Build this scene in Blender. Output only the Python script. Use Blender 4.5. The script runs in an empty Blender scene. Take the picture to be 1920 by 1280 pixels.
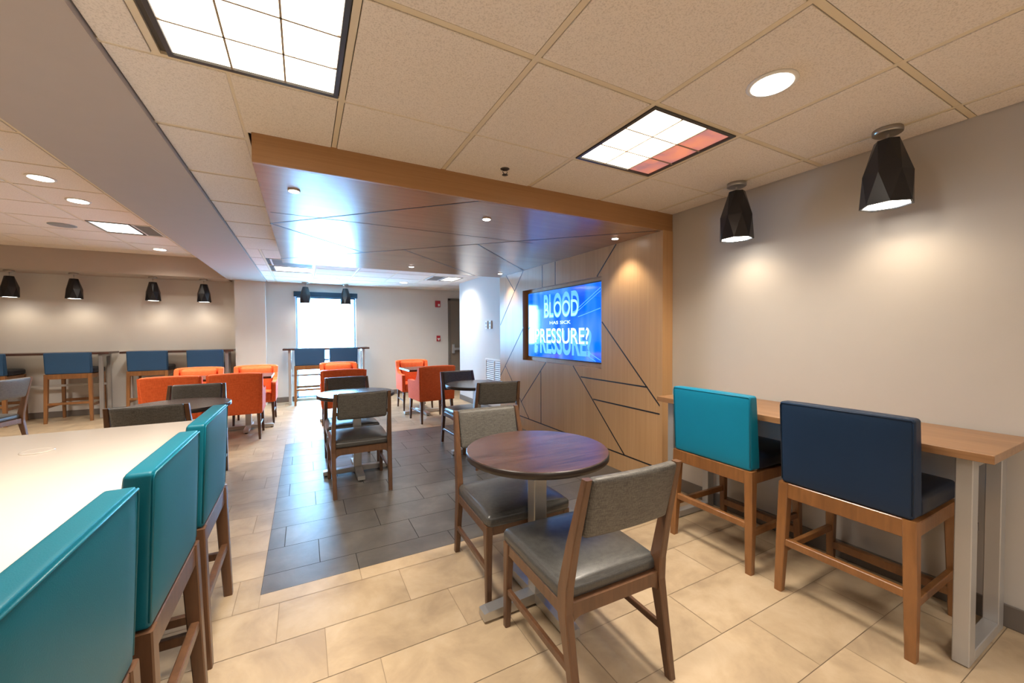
import bpy, bmesh, math, random
from mathutils import Vector, Matrix
random.seed(7)
C = bpy.context.scene.collection
PI = math.pi

# ------------------------------------------------------------------ helpers
def bx(bm, x0, x1, y0, y1, z0, z1, bev=0.0, seg=1, mi=0):
    """axis-aligned box, optional bevel"""
    n0 = len(bm.verts)
    r = bmesh.ops.create_cube(bm, size=1.0)
    vs = r['verts']
    for v in vs:
        v.co = Vector(((x0+x1)/2+v.co.x*(x1-x0), (y0+y1)/2+v.co.y*(y1-y0), (z0+z1)/2+v.co.z*(z1-z0)))
    fs = {f for v in vs for f in v.link_faces}
    for f in fs: f.material_index = mi
    if bev > 0:
        es = list({e for v in vs for e in v.link_edges})
        bmesh.ops.bevel(bm, geom=es, offset=bev, segments=seg, affect='EDGES', profile=0.6, material=-1)

def loft(bm, secs, mi=0, cap=True, smooth=False):
    """secs: list of rings (equal count) of points -> skin"""
    rings = [[bm.verts.new(Vector(p)) for p in s] for s in secs]
    n = len(rings[0])
    for a, b in zip(rings[:-1], rings[1:]):
        for i in range(n):
            f = bm.faces.new((a[i], a[(i+1) % n], b[(i+1) % n], b[i])); f.material_index = mi; f.smooth = smooth
    if cap:
        f = bm.faces.new(list(reversed(rings[0]))); f.material_index = mi
        f = bm.faces.new(rings[-1]); f.material_index = mi
    return rings

def rsec(cx, cy, z, wx, wy, ch=0.004):
    """chamfered rectangle section at height z"""
    a, b = wx/2, wy/2
    return [(cx-a+ch, cy-b, z), (cx+a-ch, cy-b, z), (cx+a, cy-b+ch, z), (cx+a, cy+b-ch, z),
            (cx+a-ch, cy+b, z), (cx-a+ch, cy+b, z), (cx-a, cy+b-ch, z), (cx-a, cy-b+ch, z)]

def leg(bm, pts):
    """pts: list of (x,y,z,wx,wy)"""
    loft(bm, [rsec(*p) for p in pts])

def beam(bm, p0, p1, w, h, ch=0.003):
    """bar between two points, w horizontal width, h vertical height"""
    p0, p1 = Vector(p0), Vector(p1)
    d = (p1-p0).normalized()
    s = d.cross(Vector((0, 0, 1)))
    s = s.normalized() if s.length > 1e-4 else Vector((1, 0, 0))
    u = s.cross(d).normalized()
    a, b = w/2, h/2
    prof = [(-a+ch, -b), (a-ch, -b), (a, -b+ch), (a, b-ch), (a-ch, b), (-a+ch, b), (-a, b-ch), (-a, -b+ch)]
    loft(bm, [[p + s*x + u*y for x, y in prof] for p in (p0, p1)])

def cyl(bm, x, y, z0, z1, r0, r1=None, n=32, mi=0, smooth=True):
    r1 = r0 if r1 is None else r1
    loft(bm, [[(x+r*math.cos(2*PI*i/n), y+r*math.sin(2*PI*i/n), z) for i in range(n)] for r, z in ((r0, z0), (r1, z1))], mi)

def lathe(bm, prof, x=0, y=0, n=48, mi=0):
    loft(bm, [[(x+r*math.cos(2*PI*i/n), y+r*math.sin(2*PI*i/n), z) for i in range(n)] for r, z in prof], mi, smooth=True)

def prism(bm, poly, x0, x1, bev=0.0, seg=2):
    """poly of (y,z) extruded along x"""
    n0 = set(bm.verts)
    loft(bm, [[(x0, y, z) for y, z in poly], [(x1, y, z) for y, z in poly]])
    if bev > 0:
        vs = [v for v in bm.verts if v not in n0]
        es = list({e for v in vs for e in v.link_edges})
        bmesh.ops.bevel(bm, geom=es, offset=bev, segments=seg, affect='EDGES', profile=0.6)

def cushion(bm, x0, x1, y0, y1, z0, z1, r=0.02, puff=(0, 0, 0.01, 0), n=14, warp=None):
    """rounded, slightly puffed upholstery block. puff=(x,y,top,bottom)"""
    hx, hy, hz = (x1-x0)/2, (y1-y0)/2, (z1-z0)/2
    c = Vector(((x0+x1)/2, (y0+y1)/2, (z0+z1)/2))
    def tt(h):      # parameter positions, denser at the corners
        k = max(2, n-6)
        k3 = [0, .30, .65, 1.0]
        a = [-h + r*t for t in k3]
        b = [(-h+r) + (2*h-2*r)*i/k for i in range(1, k)]
        return a + b + [h - r*t for t in reversed(k3)]
    X, Y, Z = tt(hx), tt(hy), tt(hz)
    cache = {}
    def vert(p):
        key = (round(p[0], 6), round(p[1], 6), round(p[2], 6))
        if key in cache: return cache[key]
        q = Vector((max(-hx+r, min(hx-r, p[0])), max(-hy+r, min(hy-r, p[1])), max(-hz+r, min(hz-r, p[2]))))
        d = Vector(p)-q
        o = q + d.normalized()*r if d.length > 1e-9 else Vector(p)
        u, v, w = p[0]/hx, p[1]/hy, p[2]/hz
        fz = (1-u**4)*(1-v**4); fx = (1-v**4)*(1-w**4); fy = (1-u**4)*(1-w**4)
        o.x += puff[0]*fx*(1 if u > .999 else -1 if u < -.999 else 0)
        o.y += puff[1]*fy*(1 if v > .999 else -1 if v < -.999 else 0)
        if w > .999: o.z += puff[2]*fz
        if w < -.999: o.z -= puff[3]*fz
        if warp: o = Vector(warp(o.x, o.y, o.z, u, v, w))
        cache[key] = bm.verts.new(c+o)
        return cache[key]
    def grid(A, B, f, flip):
        for i in range(len(A)-1):
            for j in range(len(B)-1):
                q = [vert(f(A[i], B[j])), vert(f(A[i+1], B[j])), vert(f(A[i+1], B[j+1])), vert(f(A[i], B[j+1]))]
                if flip: q.reverse()
                if len(set(q)) < 4: continue
                fc = bm.faces.new(q); fc.smooth = True
    grid(X, Y, lambda a, b: (a, b, hz), False); grid(X, Y, lambda a, b: (a, b, -hz), True)
    grid(X, Z, lambda a, b: (a, -hy, b), False); grid(X, Z, lambda a, b: (a, hy, b), True)
    grid(Y, Z, lambda a, b: (hx, a, b), False); grid(Y, Z, lambda a, b: (-hx, a, b), True)

def tube(bm, pts, r, n=8):
    """round tube along points"""
    pts = [Vector(p) for p in pts]
    rings = []
    up = Vector((0, 0, 1))
    for i, p in enumerate(pts):
        d = (pts[min(i+1, len(pts)-1)] - pts[max(i-1, 0)]).normalized()
        s = d.cross(up)
        if s.length < 1e-3: s = d.cross(Vector((1, 0, 0)))
        s.normalize(); u = s.cross(d)
        rings.append([p + s*r*math.cos(2*PI*k/n) + u*r*math.sin(2*PI*k/n) for k in range(n)])
    loft(bm, rings, smooth=True)

def obj(name, bm, mats, parent=None, loc=None):
    me = bpy.data.meshes.new(name)
    bmesh.ops.recalc_face_normals(bm, faces=bm.faces)
    bm.to_mesh(me); bm.free()
    for m in (mats if isinstance(mats, (list, tuple)) else [mats]): me.materials.append(m)
    o = bpy.data.objects.new(name, me); C.objects.link(o)
    if parent: o.parent = parent
    if loc: o.location = loc
    return o

def B(): return bmesh.new()

def thing(name, label, cat, loc=(0, 0, 0), rz=0.0, group=None):
    o = bpy.data.objects.new(name, None); C.objects.link(o)
    o.empty_display_size = .1
    o.location = loc; o.rotation_euler = (0, 0, rz)
    o['label'] = label; o['category'] = cat
    if group: o['group'] = group
    return o

def tag(o, label, cat, group=None):
    o['label'] = label; o['category'] = cat
    if group: o['group'] = group
    return o

def struct(o):
    o['kind'] = 'structure'; return o

def dup(root, loc, rz, label, group=None, oldkids=None):
    r = root.copy(); C.objects.link(r); r.location = loc; r.rotation_euler = (0, 0, rz)
    r['label'] = label
    if group: r['group'] = group
    for ch in list(root.children):
        c = ch.copy(); C.objects.link(c); c.parent = r
        for g in list(ch.children):
            d = g.copy(); C.objects.link(d); d.parent = c
    return r

# ------------------------------------------------------------------ materials
def nt(name):
    m = bpy.data.materials.new(name); m.use_nodes = True
    t = m.node_tree; b = t.nodes['Principled BSDF']
    return m, t, b

def col3(c): return (c[0], c[1], c[2], 1)

def plain(name, c, rough=.5, metal=0, spec=.5, bump=0, bscale=200, var=0, vscale=8, coat=0):
    m, t, b = nt(name)
    b.inputs['Base Color'].default_value = col3(c)
    b.inputs['Roughness'].default_value = rough
    b.inputs['Metallic'].default_value = metal
    b.inputs['Specular IOR Level'].default_value = spec
    b.inputs['Coat Weight'].default_value = coat
    b.inputs['Coat Roughness'].default_value = .15
    tc = t.nodes.new('ShaderNodeTexCoord')
    if bump:
        n = t.nodes.new('ShaderNodeTexNoise'); n.inputs['Scale'].default_value = bscale; n.inputs['Detail'].default_value = 3
        t.links.new(tc.outputs['Object'], n.inputs['Vector'])
        bp = t.nodes.new('ShaderNodeBump'); bp.inputs['Strength'].default_value = bump; bp.inputs['Distance'].default_value = .003
        t.links.new(n.outputs['Fac'], bp.inputs['Height']); t.links.new(bp.outputs['Normal'], b.inputs['Normal'])
    n2 = t.nodes.new('ShaderNodeTexNoise'); n2.inputs['Scale'].default_value = vscale; n2.inputs['Detail'].default_value = 4
    t.links.new(tc.outputs['Object'], n2.inputs['Vector'])
    mx = t.nodes.new('ShaderNodeMix'); mx.data_type = 'RGBA'
    mx.inputs[6].default_value = col3([x*(1-var) for x in c]); mx.inputs[7].default_value = col3([min(1, x*(1+var)) for x in c])
    t.links.new(n2.outputs['Fac'], mx.inputs[0]); t.links.new(mx.outputs[2], b.inputs['Base Color'])
    return m

def wood(name, c1, c2, rough=.4, scale=(60, 60, 4), coat=0, big=3.0, bump=.05, spec=.5):
    """streaky wood; scale = object-space noise stretch"""
    m, t, b = nt(name)
    tc = t.nodes.new('ShaderNodeTexCoord')
    mp = t.nodes.new('ShaderNodeMapping'); mp.inputs['Scale'].default_value = scale
    t.links.new(tc.outputs['Object'], mp.inputs['Vector'])
    n = t.nodes.new('ShaderNodeTexNoise'); n.inputs['Scale'].default_value = 1; n.inputs['Detail'].default_value = 6; n.inputs['Distortion'].default_value = .6
    t.links.new(mp.outputs['Vector'], n.inputs['Vector'])
    mp2 = t.nodes.new('ShaderNodeMapping'); mp2.inputs['Scale'].default_value = [s/12*big/3 for s in scale]
    t.links.new(tc.outputs['Object'], mp2.inputs['Vector'])
    n2 = t.nodes.new('ShaderNodeTexNoise'); n2.inputs['Scale'].default_value = 1; n2.inputs['Detail'].default_value = 3; n2.inputs['Distortion'].default_value = 1.5
    t.links.new(mp2.outputs['Vector'], n2.inputs['Vector'])
    ad = t.nodes.new('ShaderNodeMath'); ad.operation = 'MULTIPLY_ADD'; ad.inputs[1].default_value = .55
    mu = t.nodes.new('ShaderNodeMath'); mu.operation = 'MULTIPLY'; mu.inputs[1].default_value = .45
    t.links.new(n2.outputs['Fac'], mu.inputs[0]); t.links.new(n.outputs['Fac'], ad.inputs[0]); t.links.new(mu.outputs[0], ad.inputs[2])
    cr = t.nodes.new('ShaderNodeValToRGB')
    cr.color_ramp.elements[0].position = .32; cr.color_ramp.elements[0].color = col3(c1)
    cr.color_ramp.elements[1].position = .66; cr.color_ramp.elements[1].color = col3(c2)
    t.links.new(ad.outputs[0], cr.inputs[0]); t.links.new(cr.outputs[0], b.inputs['Base Color'])
    b.inputs['Roughness'].default_value = rough; b.inputs['Coat Weight'].default_value = coat; b.inputs['Coat Roughness'].default_value = .12
    b.inputs['Specular IOR Level'].default_value = spec
    if bump:
        bp = t.nodes.new('ShaderNodeBump'); bp.inputs['Strength'].default_value = bump; bp.inputs['Distance'].default_value = .002
        t.links.new(n.outputs['Fac'], bp.inputs['Height']); t.links.new(bp.outputs['Normal'], b.inputs['Normal'])
    return m

def emit(name, c, s):
    m, t, b = nt(name)
    b.inputs['Base Color'].default_value = col3(c); b.inputs['Emission Color'].default_value = col3(c)
    b.inputs['Emission Strength'].default_value = s; b.inputs['Roughness'].default_value = .4
    return m

def tile_mat(name, c1, c2, c3, rough, spec, nscale=3.0):
    """stone-look porcelain tile: mottled noise, a random tone for every tile"""
    m, t, b = nt(name)
    g = t.nodes.new('ShaderNodeNewGeometry'); tc = t.nodes.new('ShaderNodeTexCoord')
    cmb = t.nodes.new('ShaderNodeVectorMath'); cmb.operation = 'MULTIPLY_ADD'
    cmb.inputs[1].default_value = (1, 1, 1)
    k = t.nodes.new('ShaderNodeMath'); k.operation = 'MULTIPLY'; k.inputs[1].default_value = 37.0
    t.links.new(g.outputs['Random Per Island'], k.inputs[0])
    t.links.new(tc.outputs['Object'], cmb.inputs[0]); t.links.new(k.outputs[0], cmb.inputs[2])
    n = t.nodes.new('ShaderNodeTexNoise'); n.inputs['Scale'].default_value = nscale; n.inputs['Detail'].default_value = 9; n.inputs['Roughness'].default_value = .62; n.inputs['Distortion'].default_value = .4
    t.links.new(cmb.outputs[0], n.inputs['Vector'])
    cr = t.nodes.new('ShaderNodeValToRGB'); e = cr.color_ramp.elements
    e[0].position = .34; e[0].color = col3(c1); e[1].position = .7; e[1].color = col3(c3)
    x = e.new(.52); x.color = col3(c2)
    t.links.new(n.outputs['Fac'], cr.inputs[0])
    hs = t.nodes.new('ShaderNodeHueSaturation')
    mr = t.nodes.new('ShaderNodeMapRange'); mr.inputs['To Min'].default_value = .93; mr.inputs['To Max'].default_value = 1.06
    t.links.new(g.outputs['Random Per Island'], mr.inputs['Value']); t.links.new(mr.outputs[0], hs.inputs['Value'])
    t.links.new(cr.outputs[0], hs.inputs['Color']); t.links.new(hs.outputs[0], b.inputs['Base Color'])
    n2 = t.nodes.new('ShaderNodeTexNoise'); n2.inputs['Scale'].default_value = 90; n2.inputs['Detail'].default_value = 4
    t.links.new(tc.outputs['Object'], n2.inputs['Vector'])
    bp = t.nodes.new('ShaderNodeBump'); bp.inputs['Strength'].default_value = .12; bp.inputs['Distance'].default_value = .002
    t.links.new(n2.outputs['Fac'], bp.inputs['Height']); t.links.new(bp.outputs['Normal'], b.inputs['Normal'])
    b.inputs['Roughness'].default_value = rough; b.inputs['Specular IOR Level'].default_value = spec
    return m

def speckle(name, base, dark, scale=260, rough=.9):
    """mineral fibre ceiling tile"""
    m, t, b = nt(name)
    tc = t.nodes.new('ShaderNodeTexCoord')
    n = t.nodes.new('ShaderNodeTexNoise'); n.inputs['Scale'].default_value = scale; n.inputs['Detail'].default_value = 3; n.inputs['Roughness'].default_value = .7
    t.links.new(tc.outputs['Object'], n.inputs['Vector'])
    cr = t.nodes.new('ShaderNodeValToRGB'); e = cr.color_ramp.elements
    e[0].position = .34; e[0].color = col3(dark); e[1].position = .52; e[1].color = col3(base)
    t.links.new(n.outputs['Fac'], cr.inputs[0]); t.links.new(cr.outputs[0], b.inputs['Base Color'])
    bp = t.nodes.new('ShaderNodeBump'); bp.inputs['Strength'].default_value = .35; bp.inputs['Distance'].default_value = .002
    t.links.new(n.outputs['Fac'], bp.inputs['Height']); t.links.new(bp.outputs['Normal'], b.inputs['Normal'])
    b.inputs['Roughness'].default_value = rough
    return m

def weave(name, c1, c2, scale=500, rough=.7, spec=.3, stretch=(1, 1, 1)):
    m, t, b = nt(name)
    tc = t.nodes.new('ShaderNodeTexCoord')
    ns = []
    for s in ((1, 1, .08), (.08, .08, 1)):
        mp = t.nodes.new('ShaderNodeMapping'); mp.inputs['Scale'].default_value = [scale*a*q for a, q in zip(s, stretch)]
        t.links.new(tc.outputs['Object'], mp.inputs['Vector'])
        n = t.nodes.new('ShaderNodeTexNoise'); n.inputs['Scale'].default_value = 1; n.inputs['Detail'].default_value = 2
        t.links.new(mp.outputs['Vector'], n.inputs['Vector']); ns.append(n)
    av = t.nodes.new('ShaderNodeMath'); av.operation = 'ADD'
    t.links.new(ns[0].outputs['Fac'], av.inputs[0]); t.links.new(ns[1].outputs['Fac'], av.inputs[1])
    cr = t.nodes.new('ShaderNodeMapRange'); cr.inputs['From Min'].default_value = .75; cr.inputs['From Max'].default_value = 1.25
    t.links.new(av.outputs[0], cr.inputs['Value'])
    mx = t.nodes.new('ShaderNodeMix'); mx.data_type = 'RGBA'; mx.inputs[6].default_value = col3(c1); mx.inputs[7].default_value = col3(c2)
    t.links.new(cr.outputs[0], mx.inputs[0]); t.links.new(mx.outputs[2], b.inputs['Base Color'])
    bp = t.nodes.new('ShaderNodeBump'); bp.inputs['Strength'].default_value = .2; bp.inputs['Distance'].default_value = .001
    t.links.new(av.outputs[0], bp.inputs['Height']); t.links.new(bp.outputs['Normal'], b.inputs['Normal'])
    b.inputs['Roughness'].default_value = rough; b.inputs['Specular IOR Level'].default_value = spec
    return m

M = {}
M['wall'] = plain('wall_paint', (.53, .49, .44), .75, bump=.05, bscale=300, var=.02)
M['wall_f'] = plain('wall_paint_lightened', (.64, .615, .575), .75, bump=.05, bscale=300, var=.02)  # wall paint lightened for the far walls, missing light put into its colour
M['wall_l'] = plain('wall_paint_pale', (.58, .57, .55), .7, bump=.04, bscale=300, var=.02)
M['beam'] = plain('beam_paint', (.44, .38, .335), .8, bump=.05, bscale=300, var=.03)
M['ctile'] = speckle('ceiling_tile', (.80, .725, .64), (.62, .55, .47), 170)
M['tbar'] = plain('ceiling_grid', (.72, .62, .45), .5)
M['gap'] = plain('dark_gap', (.10, .08, .06), .9)
M['tile'] = tile_mat('beige_tile', (.345, .25, .158), (.44, .325, .203), (.51, .39, .26), .38, .42, 3.6)
M['tile_d'] = tile_mat('charcoal_tile', (.078, .070, .062), (.108, .097, .085), (.150, .136, .118), .33, .8, 4)
M['grout'] = plain('grout', (.26, .19, .12), .9)
M['grout_d'] = plain('grout_dark', (.03, .028, .026), .8)
M['base'] = plain('baseboard', (.155, .13, .11), .5)
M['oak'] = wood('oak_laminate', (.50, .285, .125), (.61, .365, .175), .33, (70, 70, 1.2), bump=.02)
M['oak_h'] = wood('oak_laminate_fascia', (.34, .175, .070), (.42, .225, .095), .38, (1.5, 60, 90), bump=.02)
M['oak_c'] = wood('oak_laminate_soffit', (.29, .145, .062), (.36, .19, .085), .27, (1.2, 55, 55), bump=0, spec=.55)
M['groove'] = plain('groove_shade', (.012, .01, .01), .5)  # dark strips in place of cut grooves, their shade put into the colour
M['walnut'] = wood('walnut_leg', (.070, .032, .016), (.135, .062, .029), .36, (50, 50, 5), coat=.15)
M['stoolwood'] = wood('stool_wood', (.15, .060, .018), (.27, .115, .036), .36, (35, 35, 4), coat=.2)
M['top'] = wood('table_top_walnut', (.022, .011, .009), (.095, .046, .034), .27, (5, 60, 10), big=5, bump=.01, spec=.42)
M['top_c'] = wood('counter_top_walnut', (.25, .125, .058), (.40, .22, .11), .33, (60, 4, 60), bump=.02)
M['edge'] = plain('dark_edge_band', (.022, .014, .011), .35)
M['alu'] = plain('satin_metal', (.56, .55, .53), .38, metal=.85, bump=.02, bscale=80, var=.06)
M['alu_p'] = plain('silver_paint', (.46, .45, .44), .42, metal=.55, var=.05)
M['nickel'] = plain('brushed_nickel', (.42, .39, .35), .28, metal=1)
M['nickel_d'] = plain('dark_bronze', (.06, .052, .045), .4, metal=.5)
M['grey'] = weave('grey_vinyl', (.055, .051, .046), (.135, .125, .110), 420, .45, .4)
M['greyseat'] = weave('grey_seat_vinyl', (.038, .036, .034), (.068, .065, .060), 420, .33, .6)
M['orange'] = weave('orange_fabric', (.66, .10, .022), (.84, .165, .045), 260, .75, .25)
M['teal'] = plain('teal_leather', (.001, .115, .165), .42, bump=.12, bscale=420, var=.06, spec=.3)
M['teal_r'] = plain('turquoise_leather', (.001, .19, .32), .45, bump=.1, bscale=420, var=.04, spec=.35)
M['navy'] = plain('navy_leather', (.008, .024, .058), .45, bump=.1, bscale=420, var=.08, spec=.3)
M['blue'] = plain('blue_vinyl', (.012, .062, .145), .5, bump=.1, bscale=420, var=.05)
M['seat_navy'] = plain('dark_seat', (.006, .012, .028), .4, bump=.1, bscale=420)
M['black'] = plain('black_shade', (.009, .009, .012), .30, spec=.5)
M['blackplastic'] = plain('black_plastic', (.01, .01, .012), .3)
M['quartz'] = plain('white_quartz', (.60, .535, .47), .22, spec=.45, var=.01)
M['white'] = plain('white_plastic', (.75, .73, .70), .4)
M['whitemetal'] = plain('white_metal', (.70, .69, .67), .4)
M['red'] = plain('red_plastic', (.42, .012, .02), .4)
M['door'] = plain('door_paint', (.21, .165, .12), .45)
M['doorframe'] = plain('door_frame_paint', (.16, .135, .11), .45)
M['lens'] = emit('lamp_lens', (1, .93, .82), 14)
M['lens_s'] = emit('spot_lens', (1, .95, .88), 30)
M['diff'] = emit('light_panel', (1.0, .88, .70), 3.2)
M['diff_w'] = emit('light_panel_cool', (1.0, .96, .90), 3.2)
M['blind'] = plain('blind_fabric', (.02, .06, .10), .7)
M['frame_w'] = plain('window_frame', (.30, .36, .42), .4, metal=.3)
# dim, reddish third of the ceiling light panel
m, t, b = nt('light_panel_dim'); M['diff_dim'] = m
tc = t.nodes.new('ShaderNodeTexCoord'); n = t.nodes.new('ShaderNodeTexNoise'); n.inputs['Scale'].default_value = 7
t.links.new(tc.outputs['Object'], n.inputs['Vector'])
cr = t.nodes.new('ShaderNodeValToRGB'); cr.color_ramp.elements[0].position = .35; cr.color_ramp.elements[0].color = (.42, .19, .20, 1)
cr.color_ramp.elements[1].position = .65; cr.color_ramp.elements[1].color = (.80, .28, .17, 1)
t.links.new(n.outputs['Fac'], cr.inputs[0]); t.links.new(cr.outputs[0], b.inputs['Emission Color']); t.links.new(cr.outputs[0], b.inputs['Base Color'])
b.inputs['Emission Strength'].default_value = .75
# window glass: clear pane
m = bpy.data.materials.new('clear_glass'); m.use_nodes = True; t = m.node_tree; t.nodes.clear(); M['glass'] = m
o_ = t.nodes.new('ShaderNodeOutputMaterial'); mx = t.nodes.new('ShaderNodeMixShader'); tr = t.nodes.new('ShaderNodeBsdfTransparent'); gl = t.nodes.new('ShaderNodeBsdfGlossy')
gl.inputs['Roughness'].default_value = .02; mx.inputs[0].default_value = .06; tr.inputs[0].default_value = (.96, .985, 1, 1)
t.links.new(tr.outputs[0], mx.inputs[1]); t.links.new(gl.outputs[0], mx.inputs[2]); t.links.new(mx.outputs[0], o_.inputs[0])
# TV screen: glowing blue picture on a glossy panel
m, t, b = nt('tv_screen'); M['screen'] = m
tc = t.nodes.new('ShaderNodeTexCoord'); mp = t.nodes.new('ShaderNodeMapping'); mp.inputs['Rotation'].default_value = (.5, 0, 0); mp.inputs['Scale'].default_value = (1, 2.2, .5)
t.links.new(tc.outputs['Object'], mp.inputs['Vector'])
n = t.nodes.new('ShaderNodeTexNoise'); n.inputs['Scale'].default_value = 2.2; n.inputs['Detail'].default_value = 1.5
t.links.new(mp.outputs['Vector'], n.inputs['Vector'])
cr = t.nodes.new('ShaderNodeValToRGB'); e = cr.color_ramp.elements
e[0].position = .35; e[0].color = (.0, .08, .62, 1); e[1].position = .68; e[1].color = (.06, .24, 1.0, 1); x = e.new(.52); x.color = (.0, .15, .88, 1)
t.links.new(n.outputs['Fac'], cr.inputs[0]); t.links.new(cr.outputs[0], b.inputs['Emission Color']); b.inputs['Base Color'].default_value = (.005, .01, .03, 1)
b.inputs['Emission Strength'].default_value = 1.5; b.inputs['Roughness'].default_value = .06
M['txt1'] = emit('screen_text_bright', (.42, .80, 1.0), 1.0)
M['txt2'] = emit('screen_text_soft', (.10, .42, 1.0), 1.0)
M['txt3'] = emit('screen_text_white', (.75, .95, 1.0), 1.0)

# ------------------------------------------------------------------ the setting
HC, HB, HL = 2.395, 2.37, 2.71          # main ceiling, beam underside, left ceiling
XW = 2.86                                # right wall
# floor: individually laid 2:1 tiles in thirds bond, one mesh
RX0, RX1, RY0, RY1 = -.22, 2.75, 2.42, 5.60
bm = B()
bx(bm, -7, 4.8, -3, 9.6, -.12, -.0025, mi=2)
TL, TW, G = .596, .2985, .0015
def quad(x0, x1, y0, y1, mi):
    if x1-x0 < .006 or y1-y0 < .006: return
    f = bm.faces.new([bm.verts.new(p) for p in ((x0, y0, 0), (x1, y0, 0), (x1, y1, 0), (x0, y1, 0))]); f.material_index = mi
row = -17
bx(bm, RX0-.001, RX1, RY0-.001, RY1, -.01, -.0012, mi=3)
while 2.005+row*TW < 9.6:
    y0 = 2.005+row*TW+G; y1 = y0+TW-2*G
    xs = -.129 - (row % 3)*.2 - 12*TL
    while xs < 4.8:
        x0, x1 = xs+G, xs+TL-G
        # pieces outside the dark rectangle (beige) and inside it (charcoal)
        ix0, ix1, iy0, iy1 = max(x0, RX0), min(x1, RX1), max(y0, RY0), min(y1, RY1)
        if ix0 < ix1 and iy0 < iy1:
            quad(ix0+.0008, ix1-.0008, iy0+.0008, iy1-.0008, 1)
            quad(x0, ix0-G, y0, y1, 0); quad(ix1+G, x1, y0, y1, 0)
            quad(ix0, ix1, y0, iy0-G, 0); quad(ix0, ix1, iy1+G, y1, 0)
        else:
            quad(x0, x1, y0, y1, 0)
        xs += TL
    row += 1
struct(obj('floor', bm, [M['tile'], M['tile_d'], M['grout'], M['grout_d']]))

def tgrid(bm, x0, x1, y0, y1, xl, yl, z, skip=()):
    """suspended ceiling: dark plenum face, T-bars, tegular tiles; skip = cells (by centre) left to fixtures"""
    xl = sorted(xl); xe = [x0]+[v for v in xl if x0+.03 < v < x1-.03]+[x1]; ye = [y0]+[v for v in yl if y0+.03 < v < y1-.03]+[y1]
    bx(bm, x0, x1, y0, y1, z+.012, z+.09, mi=2)
    for v in xe[1:-1]: bx(bm, v-.012, v+.012, y0, y1, z, z+.02, mi=1)
    for v in ye[1:-1]: bx(bm, x0, x1, v-.012, v+.012, z+.0005, z+.02, mi=1)
    g = .0155
    for a, b_ in zip(xe[:-1], xe[1:]):
        for c, d in zip(ye[:-1], ye[1:]):
            if any(a < sx < b_ and c < sy < d for sx, sy in skip): continue
            bx(bm, a+(g if a != x0 else .006), b_-(g if b_ != x1 else .006), c+(g if c != y0 else .006), d-(g if d != y1 else .006), z-.003, z+.012, bev=.002, mi=0)

fx = [.162+.624*k for k in range(8)]
fy = [.654+.624*k for k in range(-6, 15)]
xl_front = [-.46]+fx
bm = B()
tgrid(bm, -.62, XW, -3, 1.902, xl_front, fy, HC, skip=[(-.2, 1.6), (1.7, 1.6)])
tgrid(bm, -.25, XW, 1.902, 2.42, fx, [], HC)
bx(bm, -.262, -.238, 1.902, 5.646, HC, HC+.02, mi=1); bx(bm, -.62, XW, 1.890, 1.914, HC+.0005, HC+.02, mi=1); bx(bm, -.62, XW, 5.634, 5.658, HC+.0005, HC+.02, mi=1)
tgrid(bm, -.62, -.25, 1.902, 5.646, [], [2.50+.624*k for k in range(5)], HC)
tgrid(bm, -.62, 4.6, 5.646, 9.1, xl_front+[XW+.4], fy, HC, skip=[(-.1, 6.6), (-.1, 7.2), (2.3, 7.3)])
struct(obj('ceiling', bm, [M['ctile'], M['tbar'], M['gap']]))
bm = B()
bx(bm, -7, 4.8, -3.2, 9.6, 3.0, 3.1)
struct(obj('ceiling.001', bm, M['wall']))
bm = B()
tgrid(bm, -7, -1.22, -3, 8.7, [-2.265-.626*k for k in range(8)]+[-1.64], [4.50+.64*k for k in range(-12, 7)], HL, skip=[(-2.0, 6.7)])
struct(obj('ceiling.002', bm, [M['ctile'], M['tbar'], M['gap']]))

# beam, pendant soffit, column
bm = B(); bx(bm, -1.22, -.62, -3, 8.9, HB, 3.0); struct(obj('trim_1', bm, M['beam']))
bm = B(); bx(bm, -7, -1.22, 8.7, 9.3, HB, 3.0); struct(obj('trim_2', bm, M['beam']))
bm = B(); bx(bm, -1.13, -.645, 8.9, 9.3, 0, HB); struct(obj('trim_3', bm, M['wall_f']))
# walls
bm = B(); bx(bm, XW, XW+.15, -3, 5.6, 0, 3.0); struct(obj('wall_right', bm, M['wall']))
bm = B(); bx(bm, XW+.01, XW+.16, 5.6, 7.75, 0, 3.0); struct(obj('wall_right_far', bm, M['wall_l']))
bm = B(); bx(bm, XW+.16, 4.6, 7.6, 7.75, 0, 3.0); struct(obj('wall_hall', bm, M['wall_l']))
bm = B(); bx(bm, 4.6, 4.75, 7.6, 9.1, 0, 3.0); struct(obj('wall_hall_end', bm, M['wall']))
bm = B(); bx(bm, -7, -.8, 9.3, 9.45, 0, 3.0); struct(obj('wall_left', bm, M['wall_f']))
WX0, WX1, WZ0, WZ1 = -.14, 1.0, .05, 2.215
bm = B()
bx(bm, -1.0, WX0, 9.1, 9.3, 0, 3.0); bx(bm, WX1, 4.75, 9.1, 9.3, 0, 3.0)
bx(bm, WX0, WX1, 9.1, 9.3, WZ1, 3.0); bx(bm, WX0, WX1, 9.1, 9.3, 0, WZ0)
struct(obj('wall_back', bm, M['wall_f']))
bm = B(); bx(bm, -7.15, -7, -3, 9.45, 0, 3.0); struct(obj('wall_side', bm, M['wall']))
bm = B(); bx(bm, -7.15, XW+.15, -3.15, -3, 0, 3.0); struct(obj('wall_front', bm, M['wall']))
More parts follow.
